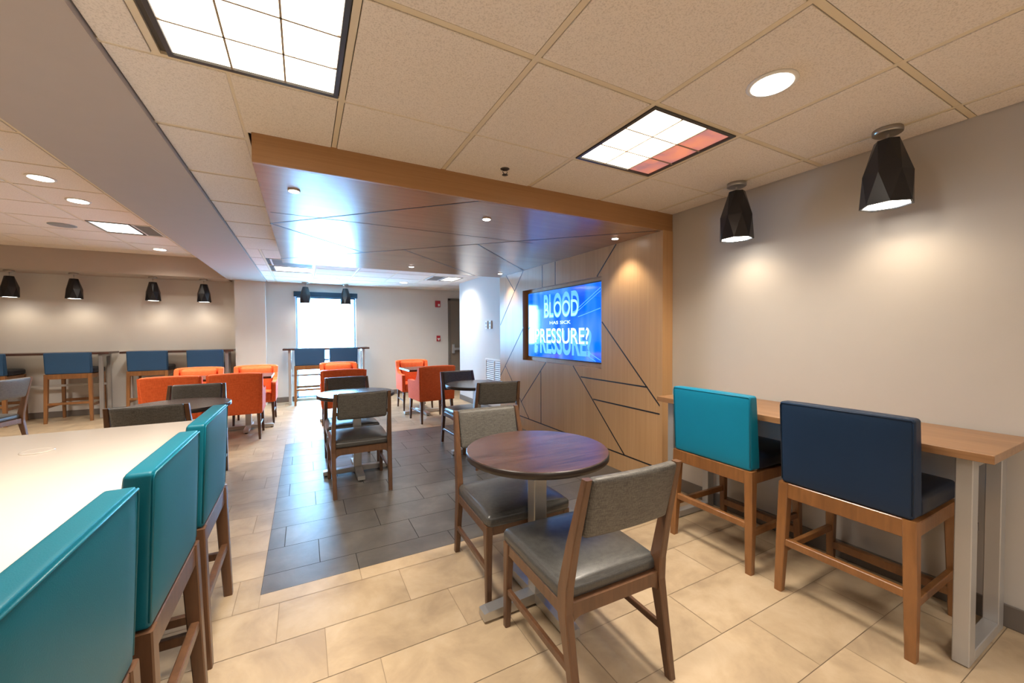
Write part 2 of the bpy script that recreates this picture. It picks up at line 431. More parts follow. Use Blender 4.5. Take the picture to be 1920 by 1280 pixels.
# baseboards
bm = B(); bx(bm, XW-.012, XW, -3, 2.36, 0, .105, bev=.003); struct(obj('baseboard_right', bm, M['base']))
bm = B(); bx(bm, XW-.002, XW+.01, 5.6, 7.75, 0, .10, bev=.003); struct(obj('baseboard_right_far', bm, M['base']))
bm = B(); bx(bm, -7, -1.13, 9.288, 9.3, 0, .10, bev=.003); struct(obj('baseboard_left', bm, M['base']))
bm = B(); bx(bm, -.645, WX0, 9.088, 9.1, 0, .10, bev=.003); bx(bm, WX1, 3.06, 9.088, 9.1, 0, .10, bev=.003); struct(obj('baseboard_back', bm, M['base']))
# window
win = struct(bpy.data.objects.new('window_1', None)); C.objects.link(win); win.location = (.43, 9.2, 0)
bm = B(); f = .035
cx = .43
for a in ((WX0, WX0+f, WZ0, WZ1), (WX1-f, WX1, WZ0, WZ1), (WX0, WX1, WZ0, WZ0+f), (WX0, WX1, WZ1-f, WZ1), (WX0, WX1, .80, .84)):
    bx(bm, a[0]-cx, a[1]-cx, -.03, .03, a[2], a[3], bev=.003)
obj('window_frame', bm, M['frame_w'], win)
bm = B(); bx(bm, WX0-cx+.03, WX1-cx-.03, -.004, .004, WZ0+.03, WZ1-.03); obj('window_pane', bm, M['glass'], win)
bl = thing('roller_blind', 'rolled up dark roller blind across the top of the bright window', 'blind', (.43, 9.07, 2.17))
bm = B(); prism(bm, [(-.03, -.05), (.028, -.05), (.028, .055), (-.03, .055)], -.60, .60, bev=.006); obj('cassette', bm, M['blind'], bl)
bm = B(); bx(bm, -.55, .55, .0, .006, -.075, -.045); obj('hem_bar', bm, M['blind'], bl)
# door in the hall
dr = struct(bpy.data.objects.new('door_1', None)); C.objects.link(dr); dr.location = (3.6, 9.1, 0)
bm = B()
bx(bm, -.53, -.47, -.03, 0, 0, 2.2, bev=.004); bx(bm, .47, .53, -.03, 0, 0, 2.2, bev=.004); bx(bm, -.53, .53, -.03, 0, 2.14, 2.2, bev=.004)
obj('door_frame', bm, M['doorframe'], dr)
bm = B(); bx(bm, -.47, .47, -.018, 0, .01, 2.14, bev=.002); obj('door_leaf', bm, M['door'], dr)
bm = B(); bx(bm, -.44, -.385, -.07, -.018, .88, 1.10, bev=.006); bx(bm, -.385, .40, -.075, -.045, .955, 1.015, bev=.006); bx(bm, .38, .43, -.07, -.018, .93, 1.04, bev=.006)
obj('panic_bar', bm, M['alu_p'], dr)

# ------------------------------------------------------------------ oak television wall and canopy
PX, SZ = 2.75, 2.245                     # panel plane, canopy underside
pt = thing('oak_feature_portal', 'oak laminate television wall with black lines and canopy overhead', 'feature wall', (PX, 2.4, 0))
def W(x, y, z=0): return (x-PX, y-2.4, z)
TY0, TY1, TZ0, TZ1 = 3.20, 4.87, .985, 1.96
bm = B()
def pb(y0, y1, z0, z1, x0=PX, x1=XW-.002): bx(bm, x0-PX, x1-PX, y0-2.4, y1-2.4, z0, z1)
pb(2.42, TY0, .0, SZ); pb(TY1, 5.6, .0, SZ); pb(TY0, TY1, 0, TZ0); pb(TY0, TY1, TZ1, SZ)
pb(TY0, TY1, TZ0, TZ1, x0=PX+.075)
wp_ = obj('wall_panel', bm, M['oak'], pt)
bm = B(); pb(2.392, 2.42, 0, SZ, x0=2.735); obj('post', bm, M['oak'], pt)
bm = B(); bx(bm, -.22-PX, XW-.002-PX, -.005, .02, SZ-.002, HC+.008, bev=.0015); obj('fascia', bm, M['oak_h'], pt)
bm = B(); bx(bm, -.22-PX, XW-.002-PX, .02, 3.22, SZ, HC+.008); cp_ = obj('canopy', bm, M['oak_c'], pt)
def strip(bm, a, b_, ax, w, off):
    """thin strip for a dark inlay between two points on the panel (ax='x') or canopy (ax='z')"""
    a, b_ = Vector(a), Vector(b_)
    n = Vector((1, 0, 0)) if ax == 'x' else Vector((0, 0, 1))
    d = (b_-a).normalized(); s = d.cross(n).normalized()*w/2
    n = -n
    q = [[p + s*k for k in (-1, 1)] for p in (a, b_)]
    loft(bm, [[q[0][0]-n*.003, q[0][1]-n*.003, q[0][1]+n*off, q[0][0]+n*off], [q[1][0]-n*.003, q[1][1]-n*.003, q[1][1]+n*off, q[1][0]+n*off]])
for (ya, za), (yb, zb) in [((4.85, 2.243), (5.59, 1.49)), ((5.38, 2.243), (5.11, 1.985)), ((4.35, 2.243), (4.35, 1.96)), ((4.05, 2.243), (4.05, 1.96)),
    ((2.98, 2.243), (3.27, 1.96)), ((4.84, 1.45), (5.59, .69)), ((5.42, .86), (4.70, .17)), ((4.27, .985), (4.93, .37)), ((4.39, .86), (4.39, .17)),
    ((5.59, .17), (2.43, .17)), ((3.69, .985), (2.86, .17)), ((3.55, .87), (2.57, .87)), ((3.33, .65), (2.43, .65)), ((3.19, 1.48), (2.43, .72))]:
    bm = B(); strip(bm, W(PX, ya, za), W(PX, yb, zb), 'x', .013, .0012); obj('groove_line', bm, M['groove'], wp_)
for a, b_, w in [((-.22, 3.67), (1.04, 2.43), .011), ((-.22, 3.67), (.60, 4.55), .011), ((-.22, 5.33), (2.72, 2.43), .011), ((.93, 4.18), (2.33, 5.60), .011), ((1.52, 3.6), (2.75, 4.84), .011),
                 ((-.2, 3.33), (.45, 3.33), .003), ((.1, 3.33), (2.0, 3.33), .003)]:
    bm = B(); strip(bm, W(a[0], a[1], SZ), W(b_[0], b_[1], SZ), 'z', w, .0012); obj('groove_line', bm, M['groove'], cp_)

# television
tv = thing('television', 'flat television showing a blue blood pressure slide, recessed in the oak wall', 'television', (PX+.05, 4.02, 1.478))
bm = B(); bx(bm, .002, .022, -.785, .785, -.445, .445, bev=.003); obj('housing', bm, M['blackplastic'], tv)
bm = B(); bx(bm, -.0005, .003, -.772, .772, -.431, .431); obj('screen', bm, M['screen'], tv)
def text_part(name, body, y0, y1, z0, z1, mat, parent, xoff, bold=.018):
    cu = bpy.data.curves.new(name, 'FONT'); cu.body = body; cu.size = 1; cu.offset = bold; cu.resolution_u = 6
    tmp = bpy.data.objects.new('tmp', cu); C.objects.link(tmp)
    bpy.context.view_layer.update()
    me = bpy.data.meshes.new_from_object(tmp.evaluated_get(bpy.context.evaluated_depsgraph_get()))
    bpy.data.objects.remove(tmp)
    xs = [v.co.x for v in me.vertices]; ys = [v.co.y for v in me.vertices]
    ax, bx_, ay, by = min(xs), max(xs), min(ys), max(ys)
    for v in me.vertices:
        u = (v.co.x-ax)/(bx_-ax); w = (v.co.y-ay)/(by-ay)
        v.co = Vector((xoff, y0+(y1-y0)*u, z0+(z1-z0)*w))
    me.materials.clear(); me.materials.append(mat)
    me.name = name
    o = bpy.data.objects.new(name, me); C.objects.link(o); o.parent = parent
    return o
def T(y): return y-4.02
def Tz(z): return z-1.478
text_part('screen_lettering', 'BLOOD', T(4.39), T(3.64), Tz(1.555), Tz(1.865), M['txt2'], tv, -.0012, .03)
text_part('screen_lettering', 'BLOOD', T(4.375), T(3.655), Tz(1.565), Tz(1.76), M['txt1'], tv, -.0018, .01)
text_part('screen_lettering', 'HAS', T(4.25), T(4.06), Tz(1.475), Tz(1.515), M['txt3'], tv, -.0018, .02)
text_part('screen_lettering', 'SICK', T(4.02), T(3.80), Tz(1.475), Tz(1.515), M['txt3'], tv, -.0018, .02)
text_part('screen_lettering', 'PRESSURE?', T(4.62), T(3.42), Tz(1.095), Tz(1.40), M['txt2'], tv, -.0012, .03)
text_part('screen_lettering', 'PRESSURE?', T(4.61), T(3.46), Tz(1.235), Tz(1.425), M['txt3'], tv, -.0018, .01)
for (ya, za), (yb, zb) in [((3.72, 1.62), (3.27, 1.85)), ((3.70, 1.60), (3.27, 1.815)), ((3.66, 1.55), (3.27, 1.63)), ((3.50, 1.16), (3.27, 1.07)), ((3.52, 1.12), (3.35, 1.055))]:
    bm = B(); strip(bm, (-.0006, T(ya), Tz(za)), (-.0006, T(yb), Tz(zb)), 'x', .007, .0004); obj('screen_light_streak', bm, M['txt2'], tv)

# ------------------------------------------------------------------ furniture prototypes
def dining_chair(label, loc, rz, group=None):
    t = thing('dining_chair', label, 'chair', loc, rz, group)
    bm = B()
    cushion(bm, -.243, .243, -.232, .258, .390, .452, r=.024, puff=(0.002, 0.004, .020, 0),
            warp=lambda x, y, z, u, v, w: (x*(1+.02*v), y, z + (.004 if v > 0 else 0)))
    s = obj('seat_cushion', bm, M['greyseat'], t)
    bm = B()
    pts = [(-.236, -.222, .402), (-.241, .22, .402), (-.225, .252, .402), (.225, .252, .402), (.241, .22, .402), (.236, -.222, .402)]
    tube(bm, pts, .004); obj('piping', bm, M['greyseat'], s)
    bm = B()
    def wp(x, y, z, u, v, w):            # follow the rake of the posts, slight curve
        return (x, y - .028*w*1.0 + .012*(u*u) - .010, z)
    cushion(bm, -.198, .198, -.338, -.292, .650, .880, r=.018, puff=(0, .006, 0, 0), warp=wp)
    obj('backrest', bm, M['grey'], t)
    for sx in (-1, 1):
        bm = B()
        leg(bm, [(sx*.222, -.305, 0, .030, .034), (sx*.226, -.262, .22, .034, .044), (sx*.228, -.232, .37, .036, .058), (sx*.227, -.238, .46, .036, .056),
                 (sx*.222, -.275, .63, .032, .046), (sx*.212, -.341, .878, .028, .030)])
        obj('leg', bm, M['walnut'], t)
        bm = B()
        leg(bm, [(sx*.236, .236, 0, .028, .028), (sx*.233, .228, .25, .034, .036), (sx*.230, .222, .400, .040, .046)])
        obj('leg', bm, M['walnut'], t)
        bm = B(); beam(bm, (sx*.228, -.255, .172), (sx*.234, .228, .172), .020, .028); obj('stretcher', bm, M['walnut'], t)
    bm = B()
    beam(bm, (-.23, .226, .372), (.23, .226, .372), .028, .050)
    for sx in (-1, 1): beam(bm, (sx*.228, -.22, .372), (sx*.230, .226, .372), .026, .050)
    # rear apron with rounded gussets
    n0 = 9
    top, bot = .397, .345
    prof = [(-.215, .300)]+[(-.215+.05*(1-math.cos(a)), .300+.045*math.sin(a)) for a in [PI/2*i/6 for i in range(1, 7)]]
    poly = prof + [(-x, z) for x, z in reversed(prof)] + [(.215, top), (-.215, top)]
    loft(bm, [[(x, y, z) for x, z in poly] for y in (-.252, -.224)])
    bx(bm, -.226, .226, -.236, .236, .374, .394)
    obj('seat_frame', bm, M['walnut'], t)
    bm = B()
    for z in (.70, .84): beam(bm, (-.215, -.31-(z-.76)*.24, z), (.215, -.31-(z-.76)*.24, z), .014, .03)
    obj('back_rail', bm, M['walnut'], t)
    return t

def bar_stool(label, loc, rz, mat, wmat, tall=False, group=None, seatmat=None, ht=1.005):
    t = thing('bar_stool', label, 'stool', loc, rz, group)
    zr0, zr1 = (.68, .757) if tall else (.500, .578)      # frame rail
    zs1 = zr1+.085
    top = 1.09 if tall else ht
    zst = .295 if tall else .265
    bm = B()
    def wp(x, y, z, u, v, w):
        y2 = y
        y2 = y - .008*w*(1-v)/2 - .050*(w+1)/2*(1+v)/2
        return (x*(1+.012*w), y2, z)
    cushion(bm, -.257, .257, -.266, -.160, zr1+.001, top, r=.013, puff=(.002, .004, .003, 0), warp=wp)
    bk = obj('backrest', bm, mat, t)
    bm = B()
    y = -.270
    tube(bm, [(-.252, y+.014, zr1+.02), (-.256, y-.003, top-.02), (-.250, y-.004, top-.006), (.250, y-.004, top-.006), (.256, y-.003, top-.02), (.252, y+.014, zr1+.02)], .0032)
    obj('piping', bm, mat, bk)
    bm = B()
    cushion(bm, -.252, .252, -.17, .285, zr1-.012, zs1-.01, r=.024, puff=(.002, .006, .014, 0))
    obj('seat_cushion', bm, seatmat or mat, t)
    for sx in (-1, 1):
        bm = B(); leg(bm, [(sx*.258, -.262, 0, .036, .038), (sx*.252, -.250, zst, .044, .046), (sx*.2435, -.238, zr1, .046, .054)]); obj('leg', bm, wmat, t)
        bm = B(); leg(bm, [(sx*.250, .262, 0, .034, .034), (sx*.246, .250, zst, .040, .042), (sx*.240, .238, zr1-.012, .044, .048)]); obj('leg', bm, wmat, t)
        bm = B(); beam(bm, (sx*.250, -.24, zst-.045), (sx*.246, .25, zst-.045), .024, .036); obj('stretcher', bm, wmat, t)
    bm = B(); beam(bm, (-.25, -.252, zst), (.25, -.252, zst), .028, .036); obj('stretcher', bm, wmat, t)
    bm = B(); beam(bm, (-.248, .256, zst-.0 if tall else .12), (.248, .256, zst-.0 if tall else .12), .034, .044); obj('footrest', bm, wmat, t)
    bm = B()
    beam(bm, (-.222, -.240, (zr0+zr1)/2), (.222, -.240, (zr0+zr1)/2), .040, zr1-zr0)
    beam(bm, (-.22, .240, zr1-.045), (.22, .240, zr1-.045), .032, .060)
    for sx in (-1, 1): beam(bm, (sx*.243, -.215, zr1-.045), (sx*.240, .22, zr1-.045), .034, .062)
    obj('seat_frame', bm, wmat, t)
    return t

def armchair(label, loc, rz, group=None):
    t = thing('armchair', label, 'armchair', loc, rz, group)
    m = M['orange']
    bm = B()
    def wp(x, y, z, u, v, w): return (x*(1+.055*w), y-.022*(w+1)+.012*u*u, z+.008*(1-u*u)*(1 if w > 0 else 0))
    cushion(bm, -.268, .268, -.275, -.20, .335, .862, r=.022, puff=(0, .004, .004, 0), warp=wp)
    obj('back_shell', bm, m, t)
    bm = B()
    cushion(bm, -.205, .205, -.215, -.115, .43, .845, r=.035, puff=(0, .02, .006, 0), warp=lambda x, y, z, u, v, w: (x*(1+.04*w), y-.026*(w+1), z))
    obj('back_cushion', bm, m, t)
    for sx in (-1, 1):
        bm = B()
        prof = [(-.262, .335), (.245, .335), (.262, .60), (.255, .628), (.21, .640), (.05, .632), (-.06, .640), (-.13, .672), (-.185, .75), (-.215, .845), (-.285, .858)]
        x0, x1 = (.225, .285)
        rings = []
        for k, (x, ins) in enumerate([(x0, .008), (x0+.012, 0), (x1-.012, 0), (x1, .008)]):
            cyy = sum(p[0] for p in prof)/len(prof); czz = sum(p[1] for p in prof)/len(prof)
            ring = []
            for (yy, zz) in prof:
                s = 1-ins*3
                zf = (zz-.335)/.5
                ring.append((sx*(x+.012*zf), cyy+(yy-cyy)*s, czz+(zz-czz)*s))
            rings.append(ring)
        loft(bm, rings)
        for f_ in bm.faces: f_.smooth = False
        obj('arm', bm, m, t)
    bm = B(); cushion(bm, -.222, .222, -.20, .262, .345, .472, r=.025, puff=(0, .006, .015, 0)); obj('seat_cushion', bm, m, t)
    bm = B(); cushion(bm, -.262, .262, -.25, .252, .33, .36, r=.010, puff=(0, 0, 0, 0)); obj('seat_base', bm, m, t)
    for sx in (-1, 1):
        bm = B(); leg(bm, [(sx*.255, -.270, 0, .026, .028), (sx*.245, -.232, .335, .042, .046)]); obj('leg', bm, M['walnut'], t)
        bm = B(); leg(bm, [(sx*.255, .235, 0, .026, .026), (sx*.245, .215, .335, .042, .042)]); obj('leg', bm, M['walnut'], t)
        bm = B(); beam(bm, (sx*.250, -.25, .17), (sx*.250, .225, .17), .016, .022); obj('stretcher', bm, M['walnut'], t)
    return t

def cafe_table(label, loc, rz=0, square=False, group=None):
    t = thing('cafe_table', label, 'table', loc, rz, group)
    zt = .775 if square else .785
    bm = B()
    if square:
        bx(bm, -.31, .31, -.31, .31, zt-.030, zt-.0015, mi=1, bev=.002); bx(bm, -.3085, .3085, -.3085, .3085, zt-.004, zt, mi=0)
    else:
        r = .358
        lathe(bm, [(r-.006, zt-.034), (r, zt-.030), (r, zt-.004), (r-.003, zt-.0015)], n=96, mi=1)
        lathe(bm, [(r-.003, zt-.004), (r-.003, zt-.001), (r-.005, zt)], n=96, mi=0)
    obj('tabletop', bm, [M['top'], M['edge']], t)
    bm = B(); bx(bm, -.036, .036, -.036, .036, .045, zt-.034, bev=.006, seg=2); obj('column', bm, M['alu'], t)
    bm = B(); bx(bm, -.13, .13, -.13, .13, zt-.042, zt-.034); obj('mounting_plate', bm, M['edge'], t)
    bm = B()
    for a in range(4):
        m4 = Matrix.Rotation(a*PI/2, 4, 'Z')
        n0 = set(bm.verts)
        loft(bm, [[(x, y, z) for y, z in ((-.032, .012), (.032, .012), (.032, h), (-.032, h))] for x, h in ((.0, .062), (.285, .052), (.31, .048))])
        for v in bm.verts:
            if v not in n0: v.co = m4 @ v.co
    base = obj('base', bm, M['alu'], t)
    for a in range(4):
        bm = B(); cyl(bm, .285*math.cos(a*PI/2), .285*math.sin(a*PI/2), 0, .013, .017, n=16); obj('glide', bm, M['blackplastic'], base)
    return t

def bar_table(label, loc, L, D, H, rz=0, group=None, wide=.07, tmat=None, inset=.115):
    """loc = centre; L along local x, depth along y"""
    t = thing('bar_table', label, 'bar table', loc, rz, group)
    bm = B(); bx(bm, -L/2, L/2, -D/2, D/2, H-.034, H, bev=.0015); obj('tabletop', bm, tmat or M['top_t'], t)
    for sx in (-1, 1):
        x = sx*(L/2-inset)
        bm = B(); y0, y1 = -D/2+.045, D/2-.03
        w = .05
        bx(bm, x-w/2, x+w/2, y0, y0+wide, 0.004, H-.034, bev=.003); bx(bm, x-w/2, x+w/2, y1-wide, y1, 0.004, H-.034, bev=.003)
        bx(bm, x-w/2, x+w/2, y0+wide, y1-wide, .004, .05, bev=.003); bx(bm, x-w/2, x+w/2, y0+wide, y1-wide, H-.075, H-.034)
        f = obj('leg_frame', bm, M['alu_p'], t)
        bm = B(); 
        for y in (y0+.03, y1-.03): cyl(bm, x, y, 0, .006, .018, n=12)
        obj('foot_pad', bm, M['blackplastic'], f)
    bm = B(); bx(bm, -L/2+.14, L/2-.14, y1-.05, y1-.015, H*.48, H*.48+.035); obj('stretcher', bm, M['alu_p'], t)
    return t
M['top_t'] = wood('counter_top_walnut_x', (.20, .10, .042), (.34, .18, .085), .33, (4, 60, 60), bump=.02)

# ------------------------------------------------------------------ dining group
g_ch = 'grey vinyl dining chairs at the round tables'
chA = dining_chair('nearest grey dining chair with its back to us, in front of the near round table', (1.052, 1.375, 0), -.024)
def dc(x, y, rz, label): return dup(chA, (x, y, 0), rz, label)
dc(1.046, 2.015, 3.114, 'grey dining chair facing us behind the near round walnut table')
dc(.431, 3.835, .004, 'grey dining chair back-on to us on the dark tile, before the middle round table')
dc(.43, 4.47, PI+.02, 'grey dining chair facing us behind the middle round table, before the orange armchairs')
dc(1.775, 3.88, -.16, 'grey dining chair back-on to us at the round table beside the television wall')
dc(1.77, 4.50, PI+.06, 'grey dining chair with bluish seat facing us beyond the table beside the television wall')
dc(-.95, 3.90, -.02, 'grey dining chair just beyond the white island, back-on to us')
dc(-.93, 4.52, PI, 'grey dining chair facing us between the left round table and orange armchairs')
dc(-3.22, 6.58, math.radians(78), 'dining chair turned sideways at far left in front of the blue bar stools')
rt = cafe_table('round walnut cafe table nearest to us, between two grey chairs', (1.04, 1.70, 0))
def ct(x, y, label): return dup(rt, (x, y, 0), 0, label)
ct(.455, 4.16, 'round cafe table in the middle of the dark tile, reflecting the window')
ct(1.76, 4.20, 'round cafe table beside the oak television wall and white wall')
ct(-.93, 4.20, 'round cafe table between two grey chairs just beyond the white island')

# orange armchairs
arm = armchair('orange armchair back-on to us, right one of the near pair by the column', (-.78, 6.33, 0), 0)
def ac(x, y, rz, label): return dup(arm, (x, y, 0), rz, label)
ac(-1.42, 6.30, .03, 'orange armchair back-on to us, left one of the near pair')
ac(-1.40, 7.22, PI, 'orange armchair facing us in front of the right blue stool of the left bar')
ac(-.68, 7.26, PI, 'orange armchair facing us nearest the column, behind a square table')
ac(.49, 6.22, 0, 'orange armchair back-on to us in the middle, below the bright window')
ac(.53, 7.30, PI, 'orange armchair facing us right in front of the stools at the window')
ac(1.78, 6.14, .10, 'orange armchair back-on to us, turned slightly, near the brown door')
ac(1.80, 7.24, PI, 'orange armchair facing us nearest the brown door, against the plain wall')
sq = cafe_table('square cafe table between the two orange armchairs nearest the column', (-.72, 6.77, 0), 0, True)
dup(sq, (-1.40, 6.77, 0), 0, 'square cafe table between the leftmost pair of facing orange armchairs')
dup(sq, (.51, 6.77, 0), 0, 'square cafe table between the orange armchairs in front of the window')
dup(sq, (1.79, 6.70, 0), .05, 'square cafe table between the orange armchairs near the brown door')

# right-hand counter
HR = .893
M_ = M
bt = bar_table('long narrow walnut counter on silver frames against the right wall', (2.58, 1.265, 0), 1.62, .535, HR, rz=-PI/2, inset=.088)
bar_stool('turquoise leather bar stool at the right wall counter', (2.475, 1.575, 0), -PI/2, M['teal_r'], M['stoolwood'], seatmat=M['seat_navy'])
bar_stool('navy leather bar stool at the right wall counter, nearest the camera', (2.48, .905, 0), -PI/2, M['navy'], M['stoolwood'], seatmat=M['seat_navy'])

# island with teal stools
isl = thing('kitchen_island', 'large white quartz island in the left foreground', 'island', (-1.15, .8, 0))
bm = B(); bx(bm, -.75, .66, -2.2, 1.86, .868, .908, bev=.004, seg=2); obj('countertop', bm, M['quartz'], isl)
bm = B(); bx(bm, -.68, .16, -2.1, 1.76, .08, .868, bev=.003); bx(bm, -.62, .12, -2.05, 1.72, 0, .08); obj('cabinet', bm, M['walnut'], isl)
bm = B(); lathe(bm, [(.048, .908), (.048, .9105), (.044, .9125), (.041, .9125), (.040, .911), (.039, .911), (.038, .912)], x=.21, y=1.45); obj('outlet_cover', bm, M['quartz'], isl)
st = bar_stool('teal leather bar stool at the white island, farthest of the three', (-.632, 2.25, 0), PI/2, M['teal'], M['walnut'])
dup(st, (-.632, 1.625, 0), PI/2, 'teal leather bar stool at the white island, middle of the three')
dup(st, (-.632, 1.0, 0), PI/2, 'teal leather bar stool at the white island, nearest the camera at bottom left')

# far bars
fb = bar_table('tall walnut bar on silver frames at the back wall, beside the column', (-1.93, 9.02, 0), 1.56, .42, 1.085, tmat=M['top'], wide=.045)
dup(fb, (-3.62, 9.02, 0), 0, 'tall walnut bar on silver frames at far left of the back wall')
dup(fb, (.42, 8.80, 0), 0, 'tall walnut bar on silver frames in front of the bright window')
fs = bar_stool('tall blue bar stool at the back wall bar nearest the column', (-1.55, 8.96, 0), 0, M['blue'], M['stoolwood'], True, seatmat=M['seat_navy'])
dup(fs, (-2.33, 8.96, 0), 0, 'tall blue bar stool at the left end of the bar beside the column')
dup(fs, (-3.27, 8.94, 0), 0, 'tall blue bar stool standing clear at the right end of the far left bar')
dup(fs, (-4.20, 8.94, 0), 0, 'tall blue bar stool cut by the left edge of the picture')
dup(fs, (.10, 8.76, 0), 0, 'left blue bar stool against the bright window')
dup(fs, (.70, 8.76, 0), 0, 'right blue bar stool against the bright window')

# ------------------------------------------------------------------ lights and fittings
def lamp(kind, name, loc, energy, color, rot=(0, 0, 0), **kw):
    l = bpy.data.lights.new(name, kind); l.energy = energy; l.color = color
    for k, v in kw.items(): setattr(l, k, v)
    o = bpy.data.objects.new(name, l); C.objects.link(o); o.location = loc; o.rotation_euler = rot
    return o
WARM = (1.0, .80, .56); WARM2 = (1.0, .90, .76); COOL = (.75, .90, 1.0)

def pendant(label, loc, energy, drop=.06, r=.105, h=.325):
    t = thing('pendant_light', label, 'pendant lamp', loc)
    bm = B(); lathe(bm, [(.058, 0), (.060, -.003), (.060, -.022), (.055, -.026)]); obj('canopy', bm, M['nickel'], t)
    bm = B(); cyl(bm, 0, 0, -.026-.03, -.024, .007, n=12); cyl(bm, 0, 0, -drop-.01, -.05, .0025, n=8); obj('cord', bm, M['nickel'], t)
    bm = B(); n = 7
    def ring(rr, z, off): return [bm.verts.new((rr*math.cos(2*PI*(i+off)/n), rr*math.sin(2*PI*(i+off)/n), z)) for i in range(n)]
    zt = -drop
    cap = bm.verts.new((0, 0, zt+.004)); A = ring(.052, zt, 0); Bq = ring(.099, zt-h*.52, .5); Cq = ring(r*1.02, zt-h, 0); D = ring(r*.93, zt-h, 0); Eq = ring(r*.90, zt-h+.02, 0)
    for i in range(n):
        j = (i+1) % n
        bm.faces.new((cap, A[i], A[j])); bm.faces.new((A[i], Bq[i], A[j])); bm.faces.new((A[j], Bq[i], Bq[j])) if False else None
    for i in range(n):
        j = (i+1) % n
        bm.faces.new((Bq[i], Bq[j], A[j])); bm.faces.new((Bq[i], Cq[j], Bq[j])); bm.faces.new((Bq[i], Cq[i], Cq[j]))
        bm.faces.new((Cq[i], D[i], D[j], Cq[j])); bm.faces.new((D[i], Eq[i], Eq[j], D[j]))
    obj('lamp_shade', bm, M['black'], t)
    bm = B(); lathe(bm, [(r*.90, zt-h+.012), (r*.88, zt-h+.006), (r*.5, zt-h+.004)], n=32); obj('diffuser', bm, M['lens'], t)
    lamp('SPOT', 'pendant_lamp', (loc[0], loc[1], loc[2]-drop-h-.012), energy, WARM, spot_size=math.radians(150), spot_blend=.75, shadow_soft_size=.06)
    return t
pendant('large black faceted pendant at upper right, nearest the camera', (2.63, .89, HC-.004), 10)
pendant('black faceted pendant over the turquoise stool, beside the oak portal', (2.65, 1.69, HC-.004), 10)
for x, lab in ((-4.0, 'faceted black pendant cut by the left edge, leftmost of the four'), (-3.29, 'faceted black pendant second from left of the four over the back bars'),
               (-2.31, 'faceted black pendant third from left of the four over the back bars'), (-1.6, 'faceted black pendant nearest the column over the back bars')):
    pendant(lab, (x, 9.0, HB-.001), 9, drop=.09)
pendant('left one of two pendants hanging before the bright window', (.04, 8.88, HC-.004), 5, drop=.09)
pendant('right one of two pendants hanging before the bright window', (.78, 8.88, HC-.004), 5, drop=.09)

def downlight(label, loc, energy, r=.075, mat=None, col=WARM2, spot=130, group=None):
    t = thing('recessed_downlight', label, 'downlight', loc, group=group)
    bm = B(); lathe(bm, [(r*.98, .004), (r*1.22, .0), (r*1.24, -.004), (r*1.2, -.007), (r*1.02, -.007)]); obj('trim_ring', bm, M['white'], t)
    bm = B(); cyl(bm, 0, 0, -.0085, -.002, r*1.0, n=32); obj('lens', bm, mat or M['lens'], t)
    if energy: lamp('SPOT', 'downlight_lamp', (loc[0], loc[1], loc[2]-.03), energy, col, spot_size=math.radians(spot), spot_blend=.6, shadow_soft_size=.05)
    return t
downlight('bright round recessed downlight in the ceiling above the right counter', (1.72, .95, HC-.003), 24, spot=172)
downlight('round recessed downlight far off above the window side, left one', (.52, 8.05, HC-.003), 30, r=.07, spot=150)
downlight('round recessed downlight far off on the ceiling before the plain back wall', (1.79, 8.03, HC-.003), 34, r=.07, spot=150)
downlight('nearest round downlight in the raised left ceiling', (-1.96, 4.86, HL-.003), 34)
downlight('second round downlight in the raised left ceiling', (-1.97, 5.52, HL-.003), 34)
downlight('farthest round downlight in the raised left ceiling, by the beam', (-1.98, 8.08, HL-.003), 34, spot=150)
for x, y, lab in ((-.04, 2.76, 'small canopy spotlight in the glare at the near left of the oak canopy'), (1.25, 2.77, 'small canopy spotlight near the middle of the oak canopy front'),
                  (2.57, 2.80, 'small canopy spotlight above the right end of the television wall'), (1.26, 5.19, 'small canopy spotlight at the rear middle of the oak canopy'),
                  (2.57, 5.22, 'small canopy spotlight above the far end of the television wall')):
    downlight(lab, (x, y, SZ-.001), 24 if x > 2 else 9, r=.028, mat=M['lens_s'], spot=100)

def panel_light(label, x0, x1, y0, y1, z, energy, dim=0, cells=3, mat=None, col=WARM2):
    cx, cy = (x0+x1)/2, (y0+y1)/2; a, b_ = (x1-x0)/2, (y1-y0)/2
    t = thing('ceiling_light_panel', label, 'ceiling light', (cx, cy, z))
    bm = B(); w = .018
    for q in ((-a, a, -b_, -b_+w), (-a, a, b_-w, b_), (-a, -a+w, -b_+w, b_-w), (a-w, a, -b_+w, b_-w)): bx(bm, q[0], q[1], q[2], q[3], -.006, .012, bev=.001)
    obj('frame', bm, M['frame_d'], t)
    bm = B(); s = (2*a-2*w)*(1-dim)
    bx(bm, -a+w, -a+w+s, -b_+w, b_-w, .004, .008); obj('diffuser', bm, mat or M['diff'], t)
    if dim:
        bm = B(); bx(bm, -a+w+s, a-w, -b_+w, b_-w, .004, .008); d = obj('dim_diffuser', bm, M['diff_dim'], t); d['label'] = 'unlit reddish third of the diffuser'
    bm = B()
    for k in range(1, cells):
        x = -a+w+(2*a-2*w)*k/cells; bx(bm, x-.0035, x+.0035, -b_+w, b_-w, -.005, -.001)
        y = -b_+w+(2*b_-2*w)*k/cells; bx(bm, -a+w, a-w, y-.0035, y+.0035, -.005, -.0011)
    obj('grid_bars', bm, M['cellbar'], t)
    lamp('AREA', 'panel_lamp', (cx-(a*dim), cy, z+.001), energy, col, shape='RECTANGLE', size=2*a*(1-dim)*.9, size_y=2*b_*.9, spread=math.radians(125))
    return t
M['frame_d'] = plain('fixture_frame', (.05, .045, .042), .4)
M['cellbar'] = plain('cell_bar', (.30, .23, .16), .5)
panel_light('large square ceiling light panel at top left over the aisle', -.425, .145, 1.29, 1.885, HC, 40, col=(1, .92, .80))
